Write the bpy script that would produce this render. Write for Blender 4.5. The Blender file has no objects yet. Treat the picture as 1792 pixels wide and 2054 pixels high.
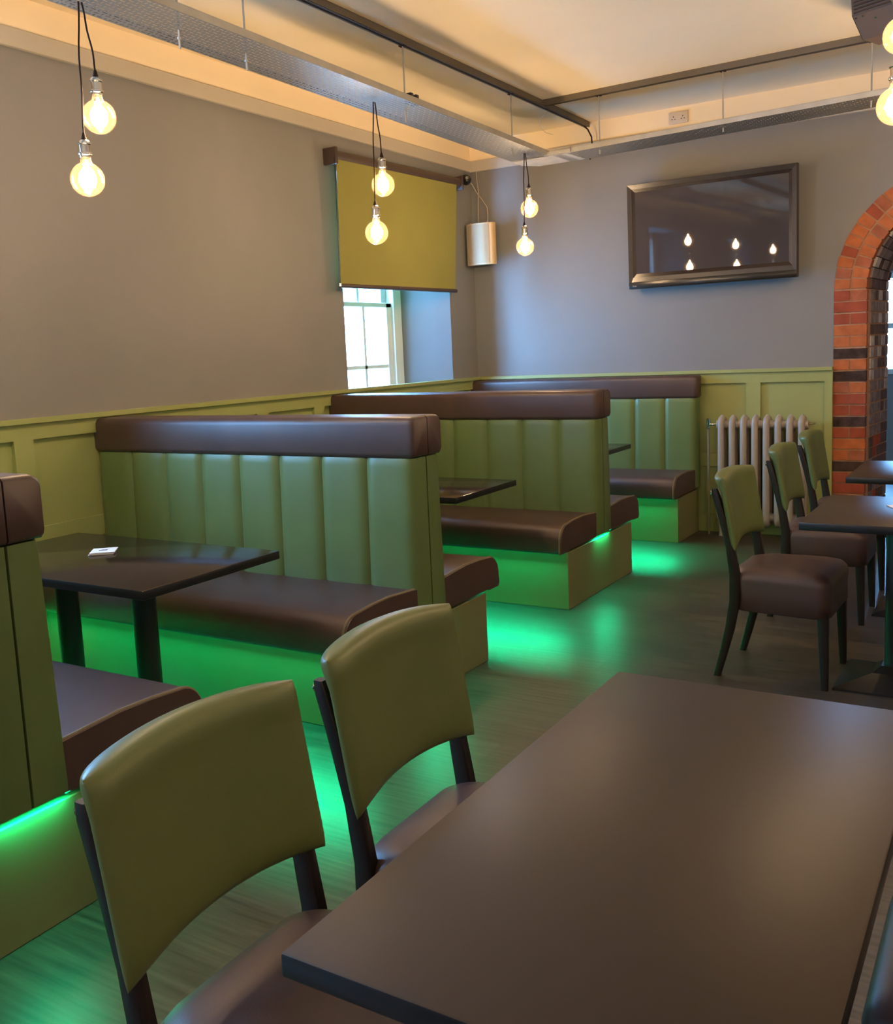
import bpy, bmesh, math, random
from mathutils import Vector, Matrix
PI = math.pi
random.seed(7)
scn = bpy.context.scene
col = scn.collection

# ------------------------------------------------------------------ materials
def nmat(name):
    m = bpy.data.materials.new(name); m.use_nodes = True
    nt = m.node_tree
    return m, nt, nt.nodes['Principled BSDF']
def N(nt, t, **kw):
    n = nt.nodes.new(t)
    for k, v in kw.items(): setattr(n, k, v)
    return n
def setin(nt, n, key, v):
    if isinstance(v, (int, float)): n.inputs[key].default_value = v
    else: nt.links.new(v, n.inputs[key])
def math_n(nt, op, a, b=None, c=None):
    n = N(nt, 'ShaderNodeMath', operation=op)
    setin(nt, n, 0, a)
    if b is not None: setin(nt, n, 1, b)
    if c is not None: setin(nt, n, 2, c)
    return n.outputs[0]
def surf(name, c, rough=.5, spec=.5, metal=0., var=.08, vscale=3., bump=0., bscale=200., coat=0., stretch=None, bdist=.002):
    """painted / upholstered / metal surface with faint procedural variation and grain"""
    m, nt, p = nmat(name)
    tc = N(nt, 'ShaderNodeTexCoord')
    src = tc.outputs['Object']
    if stretch:
        mp = N(nt, 'ShaderNodeMapping'); mp.inputs['Scale'].default_value = stretch
        nt.links.new(src, mp.inputs[0]); src = mp.outputs[0]
    nz = N(nt, 'ShaderNodeTexNoise'); nz.inputs['Scale'].default_value = vscale; nz.inputs['Detail'].default_value = 5
    nt.links.new(src, nz.inputs[0])
    cr = N(nt, 'ShaderNodeValToRGB')
    cr.color_ramp.elements[0].position = .3; cr.color_ramp.elements[1].position = .7
    cr.color_ramp.elements[0].color = tuple(x*(1-var) for x in c)+(1,)
    cr.color_ramp.elements[1].color = tuple(min(1, x*(1+var)) for x in c)+(1,)
    nt.links.new(nz.outputs[0], cr.inputs[0]); nt.links.new(cr.outputs[0], p.inputs['Base Color'])
    p.inputs['Roughness'].default_value = rough; p.inputs['Metallic'].default_value = metal
    p.inputs['Specular IOR Level'].default_value = spec
    p.inputs['Coat Weight'].default_value = coat
    if bump:
        n2 = N(nt, 'ShaderNodeTexNoise'); n2.inputs['Scale'].default_value = bscale; n2.inputs['Detail'].default_value = 3
        nt.links.new(src, n2.inputs[0])
        b = N(nt, 'ShaderNodeBump'); b.inputs['Strength'].default_value = bump; b.inputs['Distance'].default_value = bdist
        nt.links.new(n2.outputs[0], b.inputs['Height']); nt.links.new(b.outputs[0], p.inputs['Normal'])
    return m
def emit(name, c, s):
    m, nt, p = nmat(name)
    p.inputs['Base Color'].default_value = (*c, 1)
    p.inputs['Emission Color'].default_value = (*c, 1); p.inputs['Emission Strength'].default_value = s
    return m

WALL = surf('grey_wall_paint', (.225, .220, .218), .75, .3, var=.05, vscale=1.3, bump=.35, bscale=260)
CREAM = surf('cream_ceiling_paint', (.95, .80, .57), .8, .25, var=.03, vscale=1.5, bump=.2, bscale=60)
FASCIA = surf('cornice_paint', (.52, .475, .40), .6, .4, var=.03)
GREENP = surf('green_wainscot_paint', (.315, .345, .125), .42, .45, var=.04, vscale=2, bump=.15, bscale=90)
BASEP = surf('green_plinth_laminate', (.185, .185, .08), .5, .4, var=.04)
GVINYL = surf('green_vinyl', (.110, .165, .052), .42, .5, var=.06, vscale=5, bump=.25, bscale=420, bdist=.001)
CVINYL = surf('chair_green_vinyl', (.112, .140, .040), .42, .5, var=.07, vscale=5, bump=.25, bscale=420, bdist=.001)
BVINYL = surf('brown_vinyl', (.064, .034, .029), .43, .6, var=.12, vscale=6, bump=.25, bscale=380, bdist=.001)
PIPING = surf('tan_piping', (.19, .15, .085), .5, .4)
DARKWOOD = surf('dark_stained_wood', (.012, .008, .007), .42, .4, var=.3, vscale=6, stretch=(6, 6, 1))
TOPM = surf('dark_brown_tabletop', (.037, .024, .0145), .42, .28, var=.12, vscale=2.2)
BTOP = surf('black_brown_gloss_top', (.022, .015, .010), .13, .3, var=.12, vscale=2.2)
TOPE = surf('black_table_edge', (.010, .010, .011), .35, .5)
IRON = surf('black_iron', (.010, .011, .012), .38, .5, bump=.2, bscale=150)
STEEL = surf('galvanised_steel', (.52, .51, .48), .4, .5, metal=.55, var=.12, vscale=9)
RAILM = surf('grey_conduit', (.17, .15, .125), .5, .4, metal=.3)
RAILD = surf('dark_slot', (.03, .022, .018), .7, .2)
CHROME = surf('chrome', (.80, .78, .76), .12, .5, metal=1, var=.02)
CORD = surf('brown_braided_cord', (.03, .018, .016), .8, .2)
WHITEP = surf('white_gloss_paint', (.72, .76, .74), .3, .5, var=.02)
REVEAL = surf('grey_reveal_paint', (.165, .172, .178), .7, .3, var=.04)
BLINDG = surf('green_blind_fabric', (.258, .242, .068), .85, .2, var=.04, bump=.3, bscale=500)
BLINDB = surf('brown_blind_rail', (.060, .040, .034), .5, .4)
SPKM = surf('cream_speaker_plastic', (.62, .44, .24), .4, .5, var=.02)
SPKG = surf('speaker_mesh', (.42, .30, .17), .5, .5, var=.05)
BLACKP = surf('black_plastic', (.012, .011, .011), .25, .5)
TVB = surf('tv_bezel', (.035, .028, .024), .25, .6, var=.1)
TVI = surf('tv_inner_bezel', (.018, .008, .007), .2, .5)
SCREEN = surf('tv_screen', (.050, .042, .042), .02, .55, var=.02)
RADM = surf('cream_radiator_enamel', (.34, .30, .27), .35, .5, var=.05)
COPPER = surf('painted_pipe', (.25, .24, .14), .35, .5, metal=.3)
HEAT = surf('bronze_heater_casing', (.075, .050, .036), .38, .5, metal=.4, var=.15)
HEATP = surf('bronze_heater_plate', (.17, .12, .10), .45, .5, metal=.3, var=.1)
PAPER = surf('white_card', (.80, .80, .82), .55, .4, var=.02)
INK = surf('dark_print', (.15, .16, .20), .6, .3)
CABLE = surf('cream_cable', (.42, .34, .25), .5, .4)
SOCK = surf('white_socket_plastic', (.62, .54, .46), .4, .5)
PINK = surf('lilac_render', (.66, .52, .62), .7, .3)
CORE = emit('filament_glare', (1., .73, .48), 310.)
LEDM = emit('green_led', (.0, 1., .42), 460.)
LEDE = emit('green_led_end', (.0, 1., .42), 260.)

def globe_mat():
    m, nt, p = nmat('amber_glass')
    nt.nodes.remove(p); out = nt.nodes['Material Output']
    tr = N(nt, 'ShaderNodeBsdfTransparent'); tr.inputs[0].default_value = (.98, .90, .76, 1)
    gl = N(nt, 'ShaderNodeBsdfGlossy'); gl.inputs['Roughness'].default_value = .03
    tl = N(nt, 'ShaderNodeBsdfTranslucent'); tl.inputs[0].default_value = (1, .55, .28, 1)
    lw = N(nt, 'ShaderNodeLayerWeight'); lw.inputs[0].default_value = .35
    m1 = N(nt, 'ShaderNodeMixShader'); m1.inputs[0].default_value = .026
    nt.links.new(tr.outputs[0], m1.inputs[1]); nt.links.new(tl.outputs[0], m1.inputs[2])
    f = math_n(nt, 'MULTIPLY', lw.outputs['Fresnel'], .6)
    m2 = N(nt, 'ShaderNodeMixShader'); nt.links.new(f, m2.inputs[0])
    nt.links.new(m1.outputs[0], m2.inputs[1]); nt.links.new(gl.outputs[0], m2.inputs[2])
    nt.links.new(m2.outputs[0], out.inputs[0]); return m
GLOBE = globe_mat()
def pane_mat():
    m, nt, p = nmat('window_glass')
    nt.nodes.remove(p); out = nt.nodes['Material Output']
    tr = N(nt, 'ShaderNodeBsdfTransparent'); tr.inputs[0].default_value = (.94, .97, .97, 1)
    gl = N(nt, 'ShaderNodeBsdfGlossy'); gl.inputs['Roughness'].default_value = .02
    m2 = N(nt, 'ShaderNodeMixShader'); m2.inputs[0].default_value = .05
    nt.links.new(tr.outputs[0], m2.inputs[1]); nt.links.new(gl.outputs[0], m2.inputs[2])
    nt.links.new(m2.outputs[0], out.inputs[0]); return m
PANE = pane_mat()
def floor_mat():
    m, nt, p = nmat('grey_brown_vinyl_planks')
    tc = N(nt, 'ShaderNodeTexCoord')
    br = N(nt, 'ShaderNodeTexBrick'); nt.links.new(tc.outputs['Object'], br.inputs[0])
    br.inputs['Scale'].default_value = 1; br.inputs['Brick Width'].default_value = 1.22; br.inputs['Row Height'].default_value = .18
    br.inputs['Mortar Size'].default_value = .0015; br.inputs['Color1'].default_value = (.062, .053, .047, 1)
    br.inputs['Color2'].default_value = (.042, .036, .032, 1); br.inputs['Mortar'].default_value = (.05, .04, .035, 1)
    mp = N(nt, 'ShaderNodeMapping'); mp.inputs['Scale'].default_value = (1.4, 26, 1); nt.links.new(tc.outputs['Object'], mp.inputs[0])
    nz = N(nt, 'ShaderNodeTexNoise'); nz.inputs['Scale'].default_value = 2.2; nz.inputs['Detail'].default_value = 8; nt.links.new(mp.outputs[0], nz.inputs[0])
    cr = N(nt, 'ShaderNodeValToRGB'); cr.color_ramp.elements[0].position = .32; cr.color_ramp.elements[1].position = .68
    cr.color_ramp.elements[0].color = (.40, .40, .40, 1); cr.color_ramp.elements[1].color = (1.55, 1.5, 1.45, 1)
    nt.links.new(nz.outputs[0], cr.inputs[0])
    mx = N(nt, 'ShaderNodeMix', data_type='RGBA', blend_type='MULTIPLY'); mx.inputs[0].default_value = 1
    nt.links.new(br.outputs[0], mx.inputs[6]); nt.links.new(cr.outputs[0], mx.inputs[7]); nt.links.new(mx.outputs[2], p.inputs['Base Color'])
    r = math_n(nt, 'MULTIPLY_ADD', nz.outputs[0], .25, .30); nt.links.new(r, p.inputs['Roughness'])
    b = N(nt, 'ShaderNodeBump'); b.inputs['Strength'].default_value = .25; b.inputs['Distance'].default_value = .003
    nt.links.new(nz.outputs[0], b.inputs['Height']); nt.links.new(b.outputs[0], p.inputs['Normal'])
    return m
FLOOR = floor_mat()
def perf_mat():
    """galvanised sheet with rows of long slots and short cross slots cut through"""
    m, nt, p = nmat('perforated_galvanised_steel')
    out = nt.nodes['Material Output']
    tc = N(nt, 'ShaderNodeTexCoord'); sp = N(nt, 'ShaderNodeSeparateXYZ'); nt.links.new(tc.outputs['Object'], sp.inputs[0])
    u0, v0 = sp.outputs[0], sp.outputs[1]
    ku, kv = 1/.056, 1/.0245
    v = math_n(nt, 'MULTIPLY', v0, kv)
    row = math_n(nt, 'FLOOR', v)
    fv = math_n(nt, 'SUBTRACT', math_n(nt, 'SUBTRACT', v, row), .5)
    sh = math_n(nt, 'MULTIPLY', row, .37)
    u = math_n(nt, 'ADD', math_n(nt, 'MULTIPLY', u0, ku), sh)
    fu = math_n(nt, 'SUBTRACT', math_n(nt, 'FRACT', u), .5)
    fu2 = math_n(nt, 'SUBTRACT', math_n(nt, 'FRACT', math_n(nt, 'ADD', u, .5)), .5)
    a1 = math_n(nt, 'LESS_THAN', math_n(nt, 'ABSOLUTE', fu), .22)
    b1 = math_n(nt, 'LESS_THAN', math_n(nt, 'ABSOLUTE', fv), .15)
    a2 = math_n(nt, 'LESS_THAN', math_n(nt, 'ABSOLUTE', fu2), .06)
    b2 = math_n(nt, 'LESS_THAN', math_n(nt, 'ABSOLUTE', fv), .38)
    h = math_n(nt, 'MAXIMUM', math_n(nt, 'MULTIPLY', a1, b1), math_n(nt, 'MULTIPLY', a2, b2))
    p.inputs['Base Color'].default_value = (.33, .33, .31, 1); p.inputs['Metallic'].default_value = .8; p.inputs['Roughness'].default_value = .42
    tr = N(nt, 'ShaderNodeBsdfTransparent'); mx = N(nt, 'ShaderNodeMixShader')
    nt.links.new(h, mx.inputs[0]); nt.links.new(p.outputs[0], mx.inputs[1]); nt.links.new(tr.outputs[0], mx.inputs[2])
    nt.links.new(mx.outputs[0], out.inputs[0]); return m
PERF = perf_mat()
BR = [surf('brick_orange', (.42, .125, .045), .8, .2, var=.22, vscale=14, bump=.6, bscale=60),
      surf('brick_red', (.30, .068, .036), .8, .2, var=.22, vscale=14, bump=.6, bscale=60),
      surf('brick_brown', (.33, .105, .055), .8, .2, var=.25, vscale=14, bump=.6, bscale=60),
      surf('brick_blackened', (.050, .030, .027), .8, .2, var=.6, vscale=20, bump=.6, bscale=60),
      surf('brick_sooty', (.105, .068, .064), .7, .4, var=.3, vscale=18, bump=.6, bscale=60),
      surf('brick_sooty_grey', (.20, .165, .175), .65, .4, var=.3, vscale=18, bump=.6, bscale=60),
      surf('brick_limed', (.42, .40, .42), .65, .4, var=.3, vscale=18, bump=.6, bscale=60)]
MORTAR = surf('lime_mortar', (.42, .24, .15), .9, .2, var=.15, vscale=20, bump=.5, bscale=90)
MORTARD = surf('dark_mortar', (.10, .065, .055), .9, .2, var=.2, vscale=20, bump=.5, bscale=90)

# ------------------------------------------------------------------ mesh helpers
def bm_new(): return bmesh.new()
def box(bm, x0, x1, y0, y1, z0, z1, r=0, seg=2, mi=0, M=None):
    t = bmesh.new()
    bmesh.ops.create_cube(t, size=1)
    for v in t.verts:
        v.co = Vector((x0+(v.co.x+.5)*(x1-x0), y0+(v.co.y+.5)*(y1-y0), z0+(v.co.z+.5)*(z1-z0)))
    if r: bmesh.ops.bevel(t, geom=t.edges[:]+t.verts[:], offset=r, segments=seg, profile=.5, affect='EDGES')
    merge(bm, t, mi, M)
def merge(bm, t, mi=0, M=None):
    mp = {}
    for v in t.verts: mp[v] = bm.verts.new(M @ v.co if M else v.co)
    for f in t.faces:
        try:
            nf = bm.faces.new([mp[v] for v in f.verts]); nf.material_index = mi
        except ValueError: pass
    t.free()
def tube(bm, pts, r, n=8, mi=0, cap=True):
    pts = [Vector(p) for p in pts]; rings = []
    rr = r if isinstance(r, (list, tuple)) else [r]*len(pts)
    prev = None
    for i, p in enumerate(pts):
        d = (pts[min(i+1, len(pts)-1)]-pts[max(i-1, 0)]).normalized()
        if prev is None:
            a = Vector((0, 0, 1)) if abs(d.z) < .9 else Vector((1, 0, 0)); s = d.cross(a).normalized()
        else: s = (prev-d*prev.dot(d)).normalized()
        prev = s; t = d.cross(s)
        rings.append([bm.verts.new(p+(s*math.cos(2*PI*k/n)+t*math.sin(2*PI*k/n))*rr[i]) for k in range(n)])
    for a, b in zip(rings, rings[1:]):
        for k in range(n):
            f = bm.faces.new([a[k], a[(k+1) % n], b[(k+1) % n], b[k]]); f.material_index = mi
    if cap:
        for q in (rings[0][::-1], rings[-1]):
            f = bm.faces.new(q); f.material_index = mi
def lathe(bm, prof, c=(0, 0, 0), n=24, mi=0, M=None):
    t = bmesh.new(); rings = []
    for r, z in prof:
        if r < 1e-5: rings.append([t.verts.new((0, 0, z))])
        else: rings.append([t.verts.new((r*math.cos(2*PI*k/n), r*math.sin(2*PI*k/n), z)) for k in range(n)])
    for a, b in zip(rings, rings[1:]):
        for k in range(n):
            k2 = (k+1) % n
            if len(a) == 1 and len(b) == 1: continue
            if len(a) == 1: t.faces.new([a[0], b[k2], b[k]])
            elif len(b) == 1: t.faces.new([a[k], a[k2], b[0]])
            else: t.faces.new([a[k], a[k2], b[k2], b[k]])
    merge(bm, t, mi, (M or Matrix()) if M else Matrix.Translation(c))
def prism(bm, poly, axis, a0, a1, mi=0):
    """extrude a closed 2-D outline along an axis ('x': poly=(y,z), 'y': poly=(x,z), 'z': poly=(x,y))"""
    def P(p, a): return {'x': (a, p[0], p[1]), 'y': (p[0], a, p[1]), 'z': (p[0], p[1], a)}[axis]
    A = [bm.verts.new(P(p, a0)) for p in poly]; B = [bm.verts.new(P(p, a1)) for p in poly]
    n = len(poly)
    for k in range(n):
        f = bm.faces.new([A[k], A[(k+1) % n], B[(k+1) % n], B[k]]); f.material_index = mi
    for q in (A[::-1], B):
        f = bm.faces.new(q); f.material_index = mi
def quad(bm, pts, mi=0):
    f = bm.faces.new([bm.verts.new(p) for p in pts]); f.material_index = mi
def obj(name, bm, mats, parent=None, smooth=35, loc=None):
    bmesh.ops.recalc_face_normals(bm, faces=bm.faces[:])
    me = bpy.data.meshes.new(name); bm.to_mesh(me); bm.free()
    for m in (mats if isinstance(mats, (list, tuple)) else [mats]): me.materials.append(m)
    if smooth:
        for p in me.polygons: p.use_smooth = True
        me.set_sharp_from_angle(angle=math.radians(smooth))
    o = bpy.data.objects.new(name, me); col.objects.link(o)
    if parent: o.parent = parent
    if loc: o.location = loc
    return o
def tag(o, label, cat, group=None, kind=None):
    if label: o['label'] = label
    if cat: o['category'] = cat
    if group: o['group'] = group
    if kind: o['kind'] = kind
    return o
def thing(name, label, cat, loc=(0, 0, 0), rz=0, group=None):
    o = bpy.data.objects.new(name, None); col.objects.link(o); o.empty_display_size = .1
    o.location = loc; o.rotation_euler = (0, 0, rz)
    return tag(o, label, cat, group)
def struct(name, bm, mats, smooth=0):
    o = obj(name, bm, mats, None, smooth); o['kind'] = 'structure'; return o
def dup(root, loc, rz=0, label=None, group=None):
    def cp(o, par):
        c = o.copy(); col.objects.link(c)
        if par: c.parent = par
        for ch in list(o.children): cp(ch, c)
        return c
    r = cp(root, None); r.location = loc; r.rotation_euler = (0, 0, rz)
    if label: r['label'] = label
    if group: r['group'] = group
    return r

# ------------------------------------------------------------------ room shell
HG, HC = 2.95, 3.19          # top of grey paint, ceiling
XR, YF = 6.3, -10.6          # right wall, wall behind the camera
bm = bm_new(); quad(bm, [(-.02, YF, 0), (XR, YF, 0), (XR, 4.4, 0), (-.02, 4.4, 0)]); struct('floor', bm, FLOOR)
bm = bm_new(); box(bm, -.5, XR+.2, YF-.2, .62, HC, HC+.1); struct('ceiling', bm, CREAM)
# left wall with two window openings (grey), cream frieze above
WIN = [(-1.88, -.43), (-6.25, -4.80), (-9.9, -8.45)]
ZB, ZT, SP, DP = 1.0, 2.72, .23, .35
bm = bm_new()
ys = [YF] + [v for w in sorted(WIN) for v in w] + [0]
for i in range(0, len(ys), 2):
    quad(bm, [(0, ys[i], 0), (0, ys[i+1], 0), (0, ys[i+1], HG), (0, ys[i], HG)])
for a, b in WIN:
    quad(bm, [(0, a, 0), (0, b, 0), (0, b, ZB), (0, a, ZB)])
    quad(bm, [(0, a, ZT), (0, b, ZT), (0, b, HG), (0, a, HG)])
quad(bm, [(0, YF, HG), (0, .0, HG), (0, .0, HC), (0, YF, HC)], 1)
for a, b in WIN:      # splayed reveals
    a2, b2 = a+SP, b-SP; X = -DP-.12
    for y1, y2 in ((b, b2), (a, a2)):
        quad(bm, [(0, y1, ZB), (-DP, y2, ZB), (-DP, y2, ZT), (0, y1, ZT)], 2)
        quad(bm, [(-DP, y2, ZB), (X, y2, ZB), (X, y2, ZT), (-DP, y2, ZT)], 2)
    for z in (ZB, ZT):
        quad(bm, [(0, a, z), (0, b, z), (-DP, b2, z), (-DP, a2, z)], 2)
        quad(bm, [(-DP, a2, z), (-DP, b2, z), (X, b2, z), (X, a2, z)], 2)
    # outer skin of the stone wall round the opening
yy = [YF-.2] + [v for w in sorted(WIN) for v in (w[0]+SP, w[1]-SP)] + [.6]
X = -DP-.12
for i in range(0, len(yy), 2):
    quad(bm, [(X, yy[i], 0), (X, yy[i+1], 0), (X, yy[i+1], HC), (X, yy[i], HC)], 2)
for a, b in WIN:
    quad(bm, [(X, a+SP, 0), (X, b-SP, 0), (X, b-SP, ZB), (X, a+SP, ZB)], 2)
    quad(bm, [(X, a+SP, ZT), (X, b-SP, ZT), (X, b-SP, HC), (X, a+SP, HC)], 2)
struct('wall_left', bm, [WALL, CREAM, REVEAL])
# back wall with arch
AX, AZ, RO, RI = 3.68, 1.767, .79, .575
bm = bm_new()
quad(bm, [(0, 0, 0), (AX-RO, 0, 0), (AX-RO, 0, HG), (0, 0, HG)])
quad(bm, [(AX+RO, 0, 0), (XR, 0, 0), (XR, 0, HG), (AX+RO, 0, HG)])
arc = [(AX-RO, 0, AZ)] + [(AX-RO*math.cos(PI*k/32), 0, AZ+RO*math.sin(PI*k/32)) for k in range(1, 32)] + [(AX+RO, 0, AZ)]
for p, q in zip(arc, arc[1:]):
    quad(bm, [p, q, (q[0], 0, HG), (p[0], 0, HG)])
quad(bm, [(0, 0, HG), (XR, 0, HG), (XR, 0, HC), (0, 0, HC)], 1)
struct('wall_back', bm, [WALL, CREAM])
bm = bm_new(); quad(bm, [(XR, YF, 0), (XR, 4.4, 0), (XR, 4.4, HC), (XR, YF, HC)]); struct('wall_right', bm, WALL)
bm = bm_new(); quad(bm, [(0, YF, 0), (XR, YF, 0), (XR, YF, HC), (0, YF, HC)]); struct('wall_front', bm, WALL)
# the room beyond the arch: ceiling, walls, and a big bright window
bm = bm_new()
quad(bm, [(1.2, .62, 3.0), (XR, .62, 3.0), (XR, 4.4, 3.0), (1.2, 4.4, 3.0)], 1)
quad(bm, [(1.2, .62, 0), (1.2, 4.4, 0), (1.2, 4.4, 3.0), (1.2, .62, 3.0)])
quad(bm, [(AX+RI+.1, .62, 0), (XR, .62, 0), (XR, .62, 3.), (AX+RI+.1, .62, 3.)])
for x0, x1, z0, z1 in ((1.2, 2.0, 0, 3), (2.0, 2.94, 0, 1.0), (2.0, 2.94, 2.1, 3), (2.94, XR, 0, 3)):
    quad(bm, [(x0, 4.4, z0), (x1, 4.4, z0), (x1, 4.4, z1), (x0, 4.4, z1)])
struct('wall_beyond_arch', bm, [WALL, CREAM])

# cornice fascia + wainscot
bm = bm_new()
box(bm, 0, .018, YF, 0, HG, HG+.088, .003, 1); box(bm, 0, XR, -.018, 0, HG, HG+.088, .003, 1)
struct('trim_1', bm, FASCIA)
def wains(bm, P, a0, a1, stiles, zmid, skip=()):
    """P(a, d, z) -> point; framed panelling between a0 and a1"""
    def bx(s0, s1, d1, z0, z1, d0=0.):
        t = bmesh.new(); bmesh.ops.create_cube(t, size=1)
        for v in t.verts: v.co = Vector(P(s0+(v.co.x+.5)*(s1-s0), d0+(v.co.y+.5)*(d1-d0), z0+(v.co.z+.5)*(z1-z0)))
        merge(bm, t)
    bx(a0, a1, .010, 0, 1.215)
    bx(a0, a1, .032, 1.135, 1.212); bx(a0, a1, .032, zmid-.10, zmid); bx(a0, a1, .034, 0, .13)
    bx(a0, a1, .052, 1.212, 1.236)
    for s in stiles:
        h = .052
        if isinstance(s, tuple): s, h = s
        bx(s-h, s+h, .032, .13, zmid-.10); bx(s-h, s+h, .032, zmid, 1.135)
bm = bm_new(); wains(bm, lambda a, d, z: (d, a, z), YF, 0, [-2.26+.56*k for k in range(-14, 5) if -2.26+.56*k < -.05], .71)
struct('trim_2', bm, GREENP)
bm = bm_new(); wains(bm, lambda a, d, z: (a, -d, z), 0.03, AX-RO, [2.339-.552*k for k in range(0, 5)]+[(2.863, .0265)], .606)
struct('trim_3', bm, GREENP)
bm = bm_new(); wains(bm, lambda a, d, z: (a, -d, z), AX+RO, XR, [4.7, 5.25, 5.8], .606)
struct('trim_4', bm, GREENP)

# sash windows
def sash_window(n, a, b):
    a2, b2 = a+SP, b-SP; c = (a2+b2)/2
    bm = bm_new(); X = -DP
    for s0, s1 in ((b2-.115, b2+.0), (a2, a2+.115)):
        box(bm, X-.10, X+.02, s0, s1, ZB, ZT, .004, 1)
    box(bm, X-.10, X+.02, a2, b2, ZT-.09, ZT, .004, 1); box(bm, X-.1, X+.03, a2, b2, ZB, ZB+.05, .004, 1)
    w = obj('window_%d' % n, bm, WHITEP); w['kind'] = 'structure'
    def sash(name, xo, z0, z1, bars, zr):
        g = bm_new(); t = .04; y0, y1 = a2+.115, b2-.115
        box(g, xo-t, xo, y0, y0+.075, z0, z1, .005, 1); box(g, xo-t, xo, y1-.075, y1, z0, z1, .005, 1)
        box(g, xo-t, xo, y0, y1, z0, z0+zr[0], .004, 1); box(g, xo-t, xo, y0, y1, z1-zr[1], z1, .004, 1)
        box(g, xo-t+.006, xo-.004, c-.018, c+.018, z0, z1, .004, 1)
        for z in bars: box(g, xo-t+.006, xo-.004, y0, y1, z-.016, z+.016, .004, 1)
        s = obj(name, g, WHITEP, w)
        g = bm_new(); box(g, xo-t/2-.002, xo-t/2+.002, y0+.07, y1-.07, z0+.02, z1-.02); obj('pane', g, PANE, s, 0)
    sash('lower_sash', X-.002, ZB+.05, 1.873, [1.37], (.08, .038))
    sash('upper_sash', X-.05, 1.84, ZT-.09, [2.25], (.036, .05))
for i, (a, b) in enumerate(WIN): sash_window(i+1, a, b)
# drainpipe outside window 1, and window of the far room
bm = bm_new(); tube(bm, [(-1.5, .66, 0), (-1.5, .66, 4.2)], .085, 20)
for z in (.9, 2.1, 3.3): tube(bm, [(-1.5, .66, z), (-1.5, .66, z+.06)], .1, 20)
tag(obj('drainpipe', bm, PINK), 'lilac drainpipe seen outdoors through the sash window', 'drainpipe')
bm = bm_new()
for x in (2.0, 2.44, 2.88): box(bm, x, x+.06, 4.38, 4.46, 1.0, 2.1, .004, 1)
for z in (1.0, 1.5, 2.04): box(bm, 2.0, 2.94, 4.38, 4.46, z, z+.06, .004, 1)
w = obj('window_4', bm, WHITEP); w['kind'] = 'structure'
bm = bm_new(); box(bm, 2.0, 2.94, 4.42, 4.424, 1.0, 2.1); obj('pane', bm, PANE, w, 0)

# ------------------------------------------------------------------ brick archway
rnd = random.Random(3)
def brick(bm, pts8, mi): 
    V = [bm.verts.new(p) for p in pts8]
    for q in ((0, 1, 2, 3), (7, 6, 5, 4), (0, 4, 5, 1), (1, 5, 6, 2), (2, 6, 7, 3), (3, 7, 4, 0)):
        f = bm.faces.new([V[i] for i in q]); f.material_index = mi
def wob(): return rnd.uniform(-.0022, .0022)
SX = lambda y: .065*y/.6       # the reveal splays slightly
DEP = .62
def pier(sgn, name_):
    bm = bm_new(); xo = AX-sgn*RO; n = 22; H = AZ/n
    X = lambda t, y: xo+sgn*(t+SX(y)*(t > .1))     # t: 0 outer .. .215 inner
    # mortar core
    def V(t, y, z): return (X(t, y), y, z)
    a, b = -.02, .209
    brick(bm, [V(a, .002, 0), V(b, .002, 0), V(b, DEP, 0), V(a, DEP, 0), V(a, .002, AZ), V(b, .002, AZ), V(b, DEP, AZ), V(a, DEP, AZ)], 7)
    for k in range(n):
        z0, z1 = k*H+.006, (k+1)*H-.005
        dark = k in (6, 10, 14, 16) and sgn > 0
        cols = [(0, .102), (.112, .215)] if k % 2 else [(0, .215)]
        for a, b in cols:
            w1, w2 = wob(), wob()
            mi = 3 if dark and k % 2 == 0 else rnd.choice([0, 0, 1, 1, 2] if k > 12 else [1, 1, 2, 0, 1])
            ypro = -.006+wob()
            A = xo+sgn*a; B = xo+sgn*b
            brick(bm, [(A, ypro, z0+w1), (B, ypro, z0+w2), (B, .10, z0), (A, .10, z0), (A, ypro, z1+w2), (B, ypro, z1+w1), (B, .10, z1), (A, .10, z1)], mi)
        # reveal headers
        y = .108 if k % 2 else .058
        y = .112
        while y < DEP-.02:
            L = .105 if k % 2 else .215
            if k % 2 == 0 and y < .12: L = .105
            if k > 12: L = .105
            y2 = min(y+L-.010, DEP-.004)
            mi = rnd.choice([4, 5, 5, 5, 6] if k > 9 else [4, 4, 5, 1, 4])
            t1 = .215+wob()
            P = lambda t, yy, z: (xo+sgn*(t+SX(yy)), yy, z)
            brick(bm, [P(.15, y, z0), P(t1, y, z0), P(t1, y2, z0), P(.15, y2, z0), P(.15, y, z1), P(t1, y, z1), P(t1, y2, z1), P(.15, y2, z1)], mi)
            y = y2+.010
    return obj(name_, bm, BR+[MORTAR, MORTARD], root, 20)
root = thing('brick_archway', 'round-headed archway of old red and orange bricks in the grey back wall', 'archway')
pier(1, 'pier'); pier(-1, 'pier')
bm = bm_new(); n = 27
def ring(r0, r1, y0, y1, k, n, mi, g=.006, off=0):
    a0 = PI*(k+off)/n+g/r0; a1 = PI*(k+1+off)/n-g/r0*.6
    a1 = min(a1, PI-.003)
    w = wob()
    def P(r, a, y): 
        s = SX(y) if y > .11 else 0
        r_ = r-s
        return (AX-r_*math.cos(a), y, AZ+r_*math.sin(a))
    brick(bm, [P(r0+w, a0, y0), P(r1+w, a0, y0), P(r1, a0, y1), P(r0, a0, y1), P(r0+w, a1, y0), P(r1+w, a1, y0), P(r1, a1, y1), P(r0, a1, y1)], mi)
for k in range(27): ring(RI+.004, RI+.102, -.006+wob(), .10, k, 27, rnd.choice([0, 0, 1, 2, 0]))
for k in range(31): ring(RI+.114, RO, -.006+wob(), .10, k, 31, rnd.choice([0, 0, 2, 1, 0]))
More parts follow.
